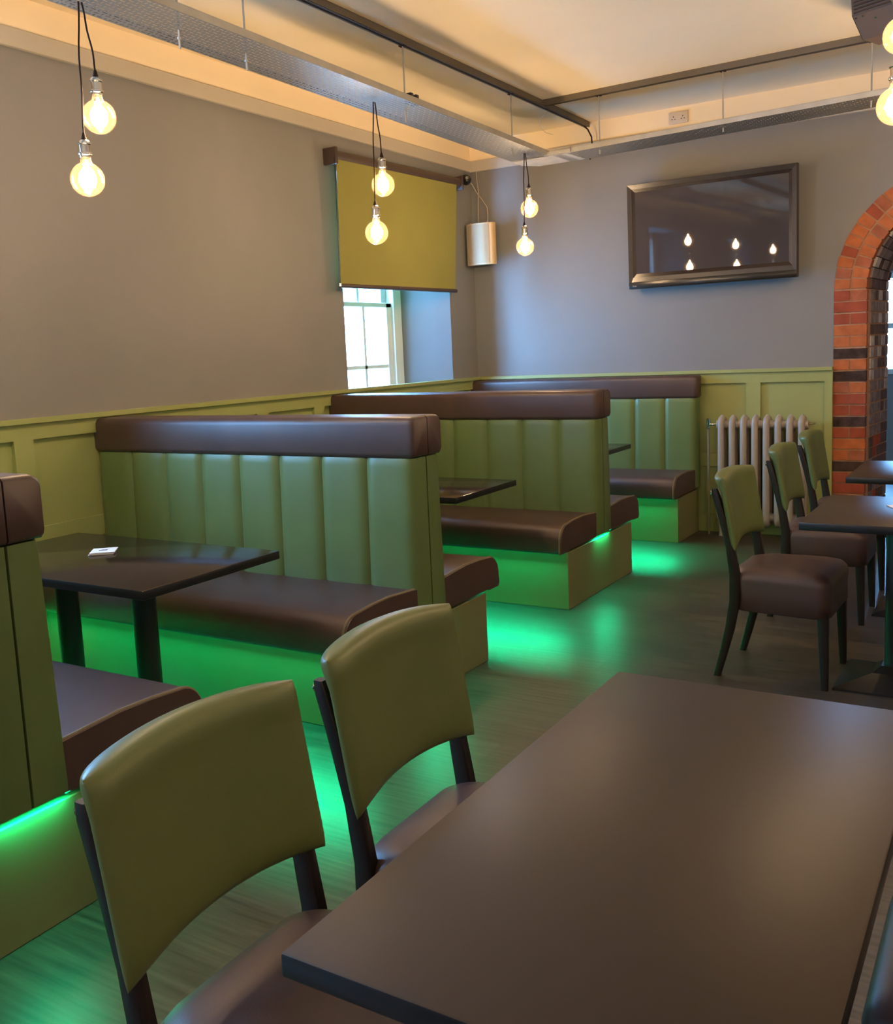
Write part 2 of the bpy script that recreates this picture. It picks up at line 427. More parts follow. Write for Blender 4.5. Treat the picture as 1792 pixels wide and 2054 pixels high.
for k in range(24):
    y = .112; 
    while y < DEP-.02:
        y2 = min(y+.097, DEP-.004)
        ring(RI+.002+wob(), RI+.06, y, y2, k, 24, rnd.choice([4, 5, 4, 5, 6, 4]), .004); y = y2+.010
for k in range(48):   # mortar bed
    a0, a1 = PI*k/48, PI*(k+1)/48
    for (r0, r1, y0, y1, mi) in ((RI+.010, RO+.02, .002, .105, 7), (RI+.012, RO-.01, .105, DEP, 8)):
        def P(r, a, y):
            r_ = r-(SX(y) if y > .11 else 0); return (AX-r_*math.cos(a), y, AZ+r_*math.sin(a))
        brick(bm, [P(r0, a0, y0), P(r1, a0, y0), P(r1, a0, y1), P(r0, a0, y1), P(r0, a1, y0), P(r1, a1, y0), P(r1, a1, y1), P(r0, a1, y1)], mi)
obj('arch_ring', bm, BR+[MORTAR, MORTARD], root, 20)

# ------------------------------------------------------------------ booth benches
XL = 1.95
def arcpts(c, r, a0, a1, n): return [(c[0]+r*math.cos(a0+(a1-a0)*k/n), c[1]+r*math.sin(a0+(a1-a0)*k/n)) for k in range(n+1)]
def led(bm, d):
    bmesh.ops.recalc_face_normals(bm, faces=bm.faces[:]); bm.normal_update()
    for f in bm.faces: f.material_index = 1 if f.normal.dot(d.normalized()) > .9 else 0
def seat_profile(s):
    p = [(.10, .345), (.10, .488)]
    p += [(.30, .502), (.42, .500)]
    p += arcpts((.525, .405), .088, PI/2*.85, 0, 6)
    p += arcpts((.598, .357), .020, 0, -PI/2, 3)
    p += [(.588, .337), (.585, .362), (.515, .362), (.512, .345)]
    return [(s*a, b) for a, b in p]
def half(root, s, depth_c=.105):
    # seat cushion
    bm = bm_new(); pr = seat_profile(s)
    xs = [(.012, .93), (.03, 1.), (XL-.036, 1.), (XL-.030, 1.), (XL-.010, .985)]
    cy, cz = s*.35, .42; rings = []
    for x, k in xs: rings.append([bm.verts.new((x, cy+(p[0]-cy)*k, cz+((.338 if (x > XL-.033 and abs(p[1]-.362) < .001) else p[1])-cz)*k)) for p in pr])
    n = len(pr)
    for A, B in zip(rings, rings[1:]):
        for i in range(n): bm.faces.new([A[i], A[(i+1) % n], B[(i+1) % n], B[i]])
    bm.faces.new(rings[0][::-1]); bm.faces.new(rings[-1])
    seat = obj('seat_cushion', bm, BVINYL, root, 50)
    bm = bm_new(); tube(bm, [(XL-.022, y, z) for y, z in [pr[1]]+pr[2:-4]], .0055, 6)
    obj('piping', bm, PIPING, seat)
    # channelled back
    bm = bm_new(); nch = 8; x0 = .015; w = (XL-.005-x0)/nch; m = 12
    zs = [(.352, .55), (.36, .9), (.375, 1), (.7, 1), (1.0, 1), (1.022, .9), (1.034, .55)]
    rows = []
    for z, k in zs:
        d = .128-(z-.35)/.69*.020
        r = []
        for c in range(nch):
            for j in range(m+(c == nch-1)):
                t = j/m; e = abs(2*t-1)
                y = d*1-.020*(e**7)*1 - .012*(1-k)
                r.append((x0+(c+t)*w, s*y, z))
        r += [(XL-.005, s*.004, z), (x0, s*.004, z)]
        rows.append([bm.verts.new(v) for v in r])
    n = len(rows[0])
    for A, B in zip(rows, rows[1:]):
        for i in range(n): bm.faces.new([A[i], A[(i+1) % n], B[(i+1) % n], B[i]])
    bm.faces.new(rows[0][::-1]); bm.faces.new(rows[-1])
    obj('channelled_backrest', bm, GVINYL, root, 60)
    # headroll
    bm = bm_new(); o = .0025
    pr = [(o, 1.036), (.100, 1.036)] + arcpts((.092, 1.056), .020, -PI/2, 0, 3)[1:] + arcpts((.080, 1.172), .032, 0, PI/2, 6) + [(o, 1.206)]
    pr = [(s*a, b) for a, b in pr]; n = len(pr); cy, cz = s*.055, 1.12; rings = []
    for x, k in ((.004, .86), (.012, .95), (.03, 1), (XL-.02, 1), (XL, .965), (XL+.008, .86)):
        rings.append([bm.verts.new((x, cy+(p[0]-cy)*(k if abs(p[0]) > .01 else 1), cz+(p[1]-cz)*k)) for p in pr])
    for A, B in zip(rings, rings[1:]):
        for i in range(n): bm.faces.new([A[i], A[(i+1) % n], B[(i+1) % n], B[i]])
    bm.faces.new(rings[0][::-1]); bm.faces.new(rings[-1])
    obj('headroll', bm, BVINYL, root, 50)
    # led under the overhanging seat edge
    bm = bm_new(); prism(bm, [(s*a_, b_) for a_, b_ in ((.533, .361), (.553, .361), (.547, .3506))], 'x', .05, XL-.04); led(bm, Vector((0, s*.866, -.5))); obj('led_strip', bm, [IRON, LEDM], root, 0)
def bench(y, halves, label, group):
    r = thing('booth_bench', label, 'booth seat', (0, y, 0), 0, group)
    a = -.50 if -1 in halves else 0; b = .50 if 1 in halves else 0
    bm = bm_new(); box(bm, .03, XL-.022, a, b, 0, .328, .003, 1)
    box(bm, .03, XL-.10, (a+.45)*0+a*.9, b*.9, .326, .342)
    obj('plinth', bm, BASEP, r, 30)
    for s in halves: half(r, s)
    if 1 not in halves: return r
    bm = bm_new(); prism(bm, [(XL-.020, .345), (XL-.008, .351), (XL-.020, .351)], 'y', -.115 if -1 in halves else 0, .115 if 1 in halves else 0); led(bm, Vector((.5, 0, -1))); obj('led_strip', bm, [IRON, LEDE], r, 0)
    return r
G = 'booth benches along the left wall'
bench(-5.92, (-1, 1), 'double-sided booth bench nearest the camera, only its end and one seat in frame', G)
bench(-3.97, (-1, 1), 'double-sided green and brown booth bench behind the table with white coasters', G)
bench(-2.02, (-1, 1), 'double-sided booth bench, second from the back wall', G)
bench(-.052, (-1,), 'single-sided booth bench set against the back wall beside the radiator', G)

# ------------------------------------------------------------------ tables
def tabletop(x0, x1, y0, y1, root, z=.75, th=.032, tm=TOPM):
    bm = bm_new(); box(bm, x0, x1, y0, y1, z-th, z, .004, 2)
    for f in bm.faces:
        if f.normal.z < .8 : f.material_index = 1
    bm.normal_update()
    for f in bm.faces: f.material_index = 0 if f.calc_center_median().z > z-.0025 else 1
    obj('tabletop', bm, [tm, TOPE], root, 40)
def booth_table(cy, label, x1=1.70):
    r = thing('booth_table', label, 'table', (0, cy, 0), 0, 'tables between the booth benches')
    tabletop(x1-1.15, x1, -.33, .33, r, tm=BTOP)
    for x in (x1-.825, x1-.385):
        bm = bm_new(); tube(bm, [(x, 0, .03), (x, 0, .718)], .044, 24); obj('post', bm, IRON, r)
        bm = bm_new(); lathe(bm, [(0, .045), (.06, .042), (.13, .022), (.15, .010), (.15, 0), (0, 0)], (x, 0, 0), 32); obj('foot_plate', bm, IRON, r)
        bm = bm_new(); box(bm, x-.10, x+.10, -.10, .10, .706, .7175, .003, 1); obj('top_bracket', bm, IRON, r)
    return r
booth_table(-4.97, 'dark booth table with a small stack of white coasters on it')
booth_table(-3.00, 'dark booth table showing only its corner between the two middle benches')
booth_table(-1.10, 'dark booth table nearest the back wall, only a corner tip visible', 1.66)
def pedestal(x, y, r, w=.21):
    bm = bm_new()
    lv = [(w, 0), (w, .008), (w*.96, .012), (.075, .05), (.045, .075)]
    rings = [[bm.verts.new((x+sx*a, y+sy*a, z)) for sx, sy in ((-1, -1), (1, -1), (1, 1), (-1, 1))] for a, z in lv]
    for A, B in zip(rings, rings[1:]):
        for k in range(4): bm.faces.new([A[k], A[(k+1) % 4], B[(k+1) % 4], B[k]])
    bm.faces.new(rings[0][::-1]); bm.faces.new(rings[-1]); obj('foot_plate', bm, IRON, r, 20)
    bm = bm_new(); tube(bm, [(x, y, .06), (x, y, .715)], .038, 24); obj('post', bm, IRON, r)
    bm = bm_new(); box(bm, x-.13, x+.13, y-.13, y+.13, .705, .7175, .003, 1); obj('top_bracket', bm, IRON, r)
r = thing('dining_table', 'large dark brown table filling the foreground', 'table', (3.636, -5.975, 0))
tabletop(-.303, .303, -.562, .566, r)
pedestal(0, -.27, r); pedestal(0, .27, r)
r = thing('dining_table', 'dark table on square black foot, in front of the nearest chair at right', 'table', (3.69, -3.15, 0), 0, 'tables along the right')
tabletop(-.35, .35, -.36, .36, r); pedestal(-.055, .12, r)
r = thing('dining_table', 'dark table by the brick arch, behind the other table at right', 'table', (3.66, -1.85, 0), 0, 'tables along the right')
tabletop(-.35, .35, -.355, .355, r); pedestal(-.03, .02, r)
# cards on tables
bm = bm_new(); box(bm, -.05, .05, -.035, .035, 0, .0018)
o = obj('menu_card', bm, PAPER, None, 0); o.location = (3.655, -3.04, .7505); o.rotation_euler = (0, 0, .5)
tag(o, 'white card lying on the dark table at right', 'card')
for k in range(3):
    bm = bm_new(); box(bm, -.047, .047, -.047, .047, 0, .0032, .001, 1)
    o = obj('coaster', bm, PAPER, None, 0); o.location = (1.045+.002*k, -4.917+.0015*k, .7503+k*.0036); o.rotation_euler = (0, 0, .72+.05*(k % 2))
    tag(o, ['white coaster at the bottom of the small stack', 'white coaster in the middle of the small stack', 'white coaster on top of the small stack, with a dark print'][k], 'coaster', 'coasters stacked on the booth table')
    if k == 2:
        bm = bm_new(); box(bm, -.018, .014, -.010, .010, .0031, .0034); box(bm, -.010, .020, .015, .021, .0031, .0034); obj('print', bm, INK, o, 0)

# ------------------------------------------------------------------ chairs
def make_chair(loc, rz, label):
    r = thing('dining_chair', label, 'chair', loc, rz, 'green and brown dining chairs')
    # seat : rounded footprint, thick sides, domed top
    bm = bm_new()
    def foot(ins, z, n=10):
        x0, x1, w0, w1 = -.185+ins, .235-ins, .205-ins, .222-ins
        pts = []
        for (cx, cy, a) in ((x1, -w1, -PI/2), (x1, w1, 0), (x0, w0, PI/2), (x0, -w0, PI)):
            rr = .055 if cx > 0 else .075
            c = (cx-rr*(1 if cx > 0 else -1), cy-rr*(1 if cy > 0 else -1))
            for k in range(n+1):
                t = a+PI/2*k/n; pts.append((c[0]+rr*math.cos(t), c[1]+rr*math.sin(t)))
        return [bm.verts.new((x, y*(1+.0*x), z+(.012*(1-((x-.02)/.25)**2) if z > .46 else 0))) for x, y in pts]
    L = [foot(.012, .300), foot(.0, .308), foot(.002, .38), foot(-.002, .435), foot(.003, .455), foot(.016, .468), foot(.045, .476), foot(.09, .481)]
    n = len(L[0])
    for A, B in zip(L, L[1:]):
        for i in range(n): bm.faces.new([A[i], A[(i+1) % n], B[(i+1) % n], B[i]])
    bm.faces.new(L[0][::-1])
    c = bm.verts.new((.02, 0, .497))
    for i in range(n): bm.faces.new([L[-1][i], L[-1][(i+1) % n], c])
    obj('seat', bm, BVINYL, r, 70)
    # legs
    def sq(pts, ws):
        bm = bm_new(); rings = []
        for (x, y, z), (wx, wy) in zip(pts, ws):
            rings.append([bm.verts.new((x+a*wx, y+b*wy, z)) for a, b in ((-.5, -.4), (-.4, -.5), (.4, -.5), (.5, -.4), (.5, .4), (.4, .5), (-.4, .5), (-.5, .4))])
        for A, B in zip(rings, rings[1:]):
            for i in range(8): bm.faces.new([A[i], A[(i+1) % 8], B[(i+1) % 8], B[i]])
        bm.faces.new(rings[0][::-1]); bm.faces.new(rings[-1]); return bm
    for s in (-1, 1):
        obj('leg', sq([(.215, s*.195, 0), (.205, s*.190, .30), (.203, s*.19, .33)], [(.027, .027), (.042, .042), (.042, .042)]), DARKWOOD, r, 50)
    for s in (-1, 1):
        P = [(-.232, 0), (-.205, .10), (-.175, .22), (-.154, .34), (-.153, .46), (-.172, .58), (-.203, .70), (-.232, .80), (-.240, .828)]
        obj('leg', sq([(x, s*.200, z) for x, z in P], [(.028, .028), (.033, .028), (.038, .028), (.042, .028), (.042, .028), (.036, .028), (.032, .028), (.030, .028), (.022, .022)]), DARKWOOD, r, 50)
    # padded back
    bm = bm_new(); nu, nv = 26, 20
    us = [math.sin(PI/2*(-1+2*i/nu)) for i in range(nu+1)]; vs = [math.sin(PI/2*(-1+2*j/nv)) for j in range(nv+1)]
    def pt(u, v, side):
        y = .232*u
        zb = .568+.022*(1-abs(u)**2.2); zt = .880+.018*(1-u*u)
        z = zb+(zt-zb)*(v+1)/2
        t = (z-.57)/.31
        x = -.174-.053*t + .030*u*u
        T = .024+.010*max(0, (v-.55)/.45)
        th = T*((1-abs(u)**7)**.5)*((1-abs(v)**9)**.5)
        back = 1+.9*max(0, (v-.6)/.4)
        return (x+(th if side > 0 else -th*back), y, z)
    F = [[bm.verts.new(pt(u, v, 1)) for u in us] for v in vs]
    B = [[F[j][i] if (i in (0, nu) or j in (0, nv)) else bm.verts.new(pt(us[i], vs[j], -1)) for i in range(nu+1)] for j in range(nv+1)]
    for j in range(nv):
        for i in range(nu):
            bm.faces.new([F[j][i], F[j][i+1], F[j+1][i+1], F[j+1][i]])
            q = [B[j][i], B[j+1][i], B[j+1][i+1], B[j][i+1]]
            if len(set(q)) == 4:
                try: bm.faces.new(q)
                except ValueError: pass
    pad = obj('backrest', bm, CVINYL, r, 80)
    for s in (-1, 1):
        bm = bm_new(); lathe(bm, [(0, .0), (.010, .0), (.0115, .003), (.009, .007), (0, .009)], M=Matrix.Translation((-.248, s*.200, .812)) @ Matrix.Rotation(-PI/2, 4, 'Y'), n=14); obj('stile_highlight', bm, CHROME, r)  # chrome button put in as the gloss highlight on the stile top
    return r
c0 = make_chair((3.150, -6.275, 0), .01, 'green-backed chair at the bottom left, nearest the camera')
dup(c0, (3.142, -5.705, 0), 0, 'green-backed chair at the far left corner of the foreground table')
dup(c0, (3.19, -3.055, 0), -.03, 'green-backed chair with its whole seat and legs visible, nearest of the three at right')
dup(c0, (3.182, -2.03, 0), 0, 'green-backed chair behind the nearest of the three at right, tucked under a table')
dup(c0, (3.185, -1.265, 0), 0, 'green-backed chair farthest back, beside the radiator and brick pier')
dup(c0, (4.135, -5.72, 0), PI, 'dark seat corner of the chair at the bottom right edge')

# ------------------------------------------------------------------ ceiling rails, rods, trays
def rail(name, p, q, label):
    """C-shaped metal channel fixed to the ceiling, open slot facing down"""
    p, q = Vector(p), Vector(q); L = (q-p).length; a = math.atan2((q-p).y, (q-p).x)
    t = thing(name, label, 'rail', p, a, 'channels screwed to the ceiling')
    bm = bm_new()
    for y in (-.0205, .0185): box(bm, 0, L, y, y+.002, 0, .040)
    box(bm, 0, L, -.0205, .0205, .0385, .0405)
    for y in (-.0205, .0105): box(bm, 0, L, y, y+.010, 0, .002)
    obj('channel', bm, RAILM, t, 0)
    bm = bm_new(); box(bm, .002, L-.002, -.011, .011, .004, .010); obj('slot_lining', bm, RAILD, t, 0)
    return t
rail('ceiling_rail', (1.07, -8.5, HC-.0405), (1.07, -.02, HC-.0405), 'long ceiling channel running along the room above the left tray')
rail('ceiling_rail', (1.092, -.86, HC-.0405), (5.6, -1.0, HC-.0405), 'ceiling channel crossing above the tray by the back wall')
def tray(name, L, W, loc, rz, tilt, label):
    t = thing(name, label, 'cable tray', loc, 0, 'perforated trays hung from the ceiling'); t.rotation_euler = (0, tilt, rz)
    bm = bm_new(); box(bm, 0, L, -W/2, W/2, 0, .0012); obj('perforated_base', bm, PERF, t, 0)
    for s in (-1, 1):
        bm = bm_new(); y0, y1 = sorted((s*W/2, s*(W/2-.0015))); box(bm, 0, L, y0, y1, 0, .032)
        y0, y1 = sorted((s*W/2, s*(W/2-.012))); box(bm, 0, L, y0, y1, .030, .0335, .0006, 1); obj('side_flange', bm, STEEL, t, 0)
    return t
# left tray runs from the corner towards the camera (local +x = -y world)
tray('cable_tray', 7.6, .30, (1.005, -.93, 2.794), -PI/2+.018, -.0065, 'long perforated cable tray running down the left side')
tray('cable_tray', 4.3, .30, (1.20, -.80, 2.785), -.045, -.014, 'perforated cable tray hanging along the back wall')
# corner plate joining them
bm = bm_new(); bmc = [(.86, -.93), (1.155, -.955), (1.30, -.965), (1.32, -.665), (.95, -.66), (.86, -.76)]
prism(bm, bmc, 'z', 2.786, 2.788); 
tag(obj('tray_corner_plate', bm, STEEL, None, 0), 'flat steel plate joining the two cable trays in the corner', 'bracket')
bm = bm_new(); box(bm, 1.13, 1.33, -.968, -.955, 2.79, 2.812); 
tag(obj('tray_joint_strip', bm, STEEL, None, 0), 'short steel strip between the ends of the two tray flanges', 'bracket')
def rod(x, y, zb, label, g):
    t = thing('threaded_rod', label, 'rod', (x, y, zb), 0, g)
    bm = bm_new(); tube(bm, [(0, 0, 0), (0, 0, HC-.034-zb)], .0048, 8); obj('rod', bm, STEEL, t)
    bm = bm_new(); lathe(bm, [(0, 0), (.010, 0), (.010, .008), (0, .008)], (0, 0, .036), 6); obj('nut', bm, STEEL, t, 20)
    bm = bm_new(); box(bm, -.018, .018, -.014, .014, HC-.046-zb, HC-.0415-zb); obj('channel_nut', bm, RAILD, t, 0)
g1, g2 = 'rods holding the left tray', 'rods holding the back tray'
for y, l in ((-5.6, 'threaded rod of the left tray, out past the top edge'), (-4.32, 'threaded rod holding the left tray, nearest the camera'), (-3.92, 'threaded rod holding the left tray, second from the camera'),
             (-2.63, 'threaded rod holding the left tray beside the middle pendants'), (-1.32, 'threaded rod holding the left tray nearest the corner')): rod(1.065, y, 2.742, l, g1)
for x, y, l in ((1.511, -.875, 'threaded rod holding the back tray nearest the corner'), (2.36, -.90, 'threaded rod holding the middle of the back tray, by the socket'), (3.235, -.93, 'threaded rod holding the back tray beside the brown box'), (4.2, -.96, 'threaded rod of the back tray beyond the right edge')): rod(x, y, 2.762 if x < 2 else 2.776, l, g2)
bm = bm_new(); tube(bm, [(1.075, -.09, HC-.045), (1.10, -.085, HC-.07), (1.13, -.085, HC-.13), (1.135, -.085, HC-.20), (1.12, -.1, HC-.30)], .006, 8)
tag(obj('black_cable', bm, CORD), 'dark cable drooping from the end of the ceiling channel', 'cable')
bm = bm_new(); tube(bm, [(1.065, -.72, HC-.04), (.99, -.70, HC-.08), (.955, -.66, HC-.12), (.98, -.60, HC-.16), (1.03, -.58, HC-.18)], .0013, 6)
tag(obj('thin_wire', bm, STEEL), 'thin wire curling below the ceiling channel', 'wire')
for k, l_ in ((0, 'small black connector on the tray rim, the one nearer the corner'), (.055, 'small black connector on the tray rim, the one nearer the camera')):
    bm = bm_new(); box(bm, 1.115, 1.16, -2.66-k, -2.63-k, 2.815, 2.872, .006, 2)
    tag(obj('cable_connector', bm, BLACKP), l_, 'connector', 'connectors on the left tray')

# ------------------------------------------------------------------ pendants
ZTRAY = 2.795
def pendant(x, y, zc, label, g, cx=0., cy=0., first=None):
    """globe centre at (x,y,zc); its cord climbs to (x+cx, y+cy) at the tray"""
    t = thing('pendant_bulb', label, 'pendant lamp', (x, y, zc), 0, g)
    R = .0625; h = ZTRAY-zc
    bm = bm_new(); pts = []
    for k in range(11):
        q = k/10; z = .158+(h-.158)*q; pts.append((cx*q**1.4, cy*q**1.4+.004*math.sin(q*9+x*5)*(q*(1-q)*4), z))
    tube(bm, pts, .0034, 8); obj('cord', bm, CORD, t)
    bm = bm_new(); lathe(bm, [(0, .168), (.005, .168), (.008, .155), (.012, .142), (0, .142)], n=16); obj('cord_grip', bm, CORD, t)
    bm = bm_new(); lathe(bm, [(0, .143), (.012, .143), (.018, .139), (.0235, .130), (.0235, .126), (.020, .123), (.020, .098), (.024, .096), (.025, .091), (.024, .086), (.021, .084), (.021, .078), (0, .078)], n=28); obj('lamp_holder', bm, CHROME, t, 40)
    bm = bm_new()
    prof = [(.0185, .086), (.0185, .074), (.0205, .066)]
    a0 = math.asin(.023/R)
    for k in range(0, 21):
        a = a0+(PI-a0)*k/20; prof.append((R*math.sin(a) if k < 20 else 0, R*math.cos(a)))
    lathe(bm, prof, n=36); gl = obj('globe', bm, GLOBE, t, 60)
    bm = bm_new()  # solid glowing core shaped to the glare blob of the thin filaments
    lathe(bm, [(0, .072), (.004, .070), (.007, .052), (.016, .038), (.026, .026), (.032, .008), (.031, -.010), (.025, -.028), (.012, -.037), (0, -.039)], n=24)
    obj('glare_core', bm, CORE, gl, 60)
    return t
def pair(x, y, zu, zl, nm, g='globe bulbs hanging from the left tray'):
    pendant(x+.006, y+.036, zu-.008, 'upper amber globe bulb of the '+nm, g, -.006, -.030)
    pendant(x-.002, y-.036, zl-.005, 'lower amber globe bulb of the '+nm, g, .0, .030)
pair(1.06, -4.803, 2.402, 2.163, 'pair hanging nearest at left')
pair(1.06, -2.928, 2.379, 2.118, 'middle pair in front of the green blind')
pair(1.06, -1.125, 2.434, 2.166, 'pair hanging in the corner right of the white speaker')
pair(1.06, -6.75, 2.40, 2.14, 'pair beyond the left of the frame')
pair(1.06, -8.6, 2.40, 2.14, 'pair far behind the camera')
gr = 'globe bulbs over the right tables'
pair(3.67, -3.58, 2.468, 2.222, 'pair cut off by the right edge', gr)
pair(3.75, -1.45, 2.44, 2.18, 'added unseen pair beyond the right edge near the arch', gr)  # out of view, put in for its light by the arch
pair(3.70, -8.9, 2.44, 2.18, 'added unseen pair behind the camera on the right', gr)  # another unseen pair, included for lighting
for yy_, nm_ in ((-1.9, 'added unseen pair far to the right near the arch wall'), (-5.0, 'added unseen pair far to the right in mid room'), (-8.2, 'added unseen pair far to the right behind the camera')):  # unseen third row added to brighten ceiling, frieze and right-hand wall
    pair(5.55, yy_, 2.44, 2.18, nm_, 'globe bulbs of the added unseen far right row')
tray('cable_tray', 8.3, .30, (3.70, -1.15, 2.80), -PI/2, 0, 'perforated cable tray over the right tables, out of frame')

# ------------------------------------------------------------------ blind, speaker, camera, socket
t = thing('roller_blind', 'olive green roller blind half drawn over the sash window', 'blind', (0, 0, 0))
M = Matrix.Translation((.062, -2.0, 2.775)) @ Matrix.Rotation(-PI/2, 4, 'X')
bm = bm_new(); tube(bm, [(.062, -1.995, 2.790), (.062, -.33, 2.815)], .042, 24); obj('roller', bm, BLINDB, t, 40)
def sheet(p0, p1, q0, q1, th):
    P = [p0, p1, q1, q0]; V = [(a[0], a[1], a[2]) for a in P]; W = [(a[0]+th, a[1], a[2]) for a in P]
    brick(bm, V+W, 0)
bm = bm_new(); sheet((.095, -2.0, 2.775), (.095, -.412, 2.800), (.075, -2.0, 1.945), (.075, -.462, 1.955), .0012); obj('fabric', bm, BLINDG, t, 0)
bm = bm_new(); tube(bm, [(.076, -2.01, 1.938), (.076, -.452, 1.950)], .015, 12); obj('bottom_bar', bm, BLINDB, t)
bm = bm_new(); box(bm, .0, .11, -2.022, -1.996, 2.735, 2.845, .006, 2); obj('bracket', bm, BLINDB, t)
bm = bm_new(); box(bm, .0, .11, -.335, -.318, 2.76, 2.87, .006, 2); obj('bracket', bm, BLINDB, t)
bm = bm_new(); tube(bm, [(.10, -2.025, 2.78), (.09, -2.022, 2.3), (.085, -2.02, 1.95)], .003, 6); obj('chain', bm, BLACKP, t)
bm = bm_new(); lathe(bm, [(0, .0), (.013, .002), (.013, .022), (0, .026)], (.085, -2.022, 1.93), 12); obj('chain_weight', bm, CHROME, t)

t = thing('wall_speaker', 'cream curved loudspeaker mounted high in the corner', 'speaker', (.160, -.13, 2.165), .0)
bm = bm_new(); w = .128
pr = [(-w, .0), (-w, -.035)] + [(w*math.sin(a), -.035-.045*math.cos(a*1.0)*1.0+.045*math.cos(PI/2*.98)) for a in [(-.98+1.96*k/14)*PI/2 for k in range(15)]] + [(w, -.035), (w, 0)]
prism(bm, pr, 'z', 0, .335); obj('cabinet', bm, SPKM, t, 30)
bm = bm_new(); pr2 = [(x, y-.0025) for x, y in pr[4:-4] if abs(x) < .1]; pr2 += [(x, y+.006) for x, y in reversed(pr2)]
prism(bm, pr2, 'z', .010, .325); obj('grille', bm, SPKG, t, 40)
bm = bm_new(); box(bm, -.03, .03, 0, .12, .12, .20, .004, 1); box(bm, -.125, .125, .0, .006, .0, .335); obj('wall_bracket', bm, BLACKP, t)
bm = bm_new()
for x in (-.08, .075): box(bm, x-.006, x+.006, -.05, -.038, .335, .343, .002, 1)
obj('fixing', bm, SPKM, t)
bm = bm_new(); tube(bm, [(.085, -.05, 2.50), (.082, -.04, 2.66), (.085, -.03, 2.78), (.07, -.02, 2.86), (.065, -.02, 2.95)], .0042, 8)
tag(obj('speaker_cable', bm, CABLE), 'straight pale cable dropping from the cornice to the speaker', 'cable')
bm = bm_new(); tube(bm, [(.175, -.06, 2.50), (.178, -.05, 2.57), (.172, -.045, 2.64), (.13, -.04, 2.70), (.075, -.04, 2.77), (.045, -.06, 2.84), (.02, -.09, 2.875)], .004, 8)
tag(obj('speaker_cable', bm, CABLE), 'curving pale cable from the small dark camera to the speaker', 'cable')
t = thing('security_camera', 'small dark ball-shaped camera under the cornice by the blind', 'camera', (.05, -.17, 2.865))
bm = bm_new(); lathe(bm, [(0, -.045), (.02, -.040), (.036, -.027), (.045, 0), (.036, .027), (.02, .04), (0, .045)], n=24); obj('ball', bm, BLACKP, t, 60)
bm = bm_new(); box(bm, -.05, -.01, -.032, .032, -.035, .035, .008, 2); obj('mount', bm, BLACKP, t)
bm = bm_new(); lathe(bm, [(0, 0), (.013, 0), (.013, .004), (0, .004)], M=Matrix.Translation((.028, -.034, .008)) @ Matrix.Rotation(PI/2, 4, 'X') @ Matrix.Rotation(.5, 4, 'Y'), n=16); obj('lens', bm, CHROME, t)
t = thing('socket', 'white double power socket on the cream frieze above the back wall', 'power socket', (1.79, 0, 3.112))
bm = bm_new(); box(bm, -.073, .073, -.012, 0, -.043, .043, .004, 2); obj('face_plate', bm, SOCK, t)
bm = bm_new()
for cx in (-.035, .035):
    box(bm, cx-.003, cx+.003, -.0132, -.0115, .004, .012)
    for d in (-.011, .011): box(bm, cx+d-.004, cx+d+.004, -.0132, -.0115, -.013, -.008)
obj('pin_holes', bm, BLACKP, t, 0)

# ------------------------------------------------------------------ television
t = thing('television', 'large black flat television hung on the grey back wall', 'television', (2.055, -.14, 2.262)); t.rotation_euler = (.018, 0, 0)
W, H = .617, .385
def frame(bm, w0, h0, w1, h1, y0, y1, dz0=0, dz1=0):
    A = [(-w0, y0, -h0+dz0), (w0, y0, -h0+dz0), (w0, y0, h0), (-w0, y0, h0)]; B = [(-w1, y1, -h1+dz1), (w1, y1, -h1+dz1), (w1, y1, h1), (-w1, y1, h1)]
    for k in range(4): quad(bm, [A[k], A[(k+1) % 4], B[(k+1) % 4], B[k]])
bm = bm_new()
frame(bm, W-.02, H-.02, W, H, .055, .03); frame(bm, W, H, W, H, .03, -.02); frame(bm, W, H, W-.004, H-.004, -.02, -.028)
frame(bm, W-.004, H-.004, W-.036, H-.036, -.028, -.020, 0, .045); frame(bm, W-.036, H-.036, W-.036, H-.036, -.020, -.012, .045, .045)
quad(bm, [(-W+.02, .055, -H+.02), (W-.02, .055, -H+.02), (W-.02, .055, H-.02), (-W+.02, .055, H-.02)])
obj('bezel', bm, TVB, t, 30)
bm = bm_new(); frame(bm, W-.036, H-.036, W-.060, H-.060, -.016, -.011, .045, .048); obj('inner_bezel', bm, TVI, t, 0)
bm = bm_new(); box(bm, -W+.059, W-.059, -.0115, -.009, -H+.108, H-.059); obj('screen', bm, SCREEN, t, 0)
bm = bm_new(); box(bm, -W+.002, W-.002, -.034, .03, -H-.004, -H+.048, .006, 2); obj('speaker_bar', bm, BLACKP, t, 30)
bm = bm_new()
for i, (a, h) in enumerate(((0, .010), (.007, .006), (.013, .006), (.019, .008), (.026, .006))): box(bm, -W+.035+a, -W+.039+a, -.0355, -.0335, -H+.014, -H+.014+h)
box(bm, -W+.033, -W+.066, -.0355, -.0335, -H+.012, -H+.0135)
obj('maker_mark', bm, CHROME, t, 0)
bm = bm_new(); box(bm, -.30, .30, .05, .1375, -.20, .20, .01, 2); obj('wall_bracket', bm, BLACKP, t)

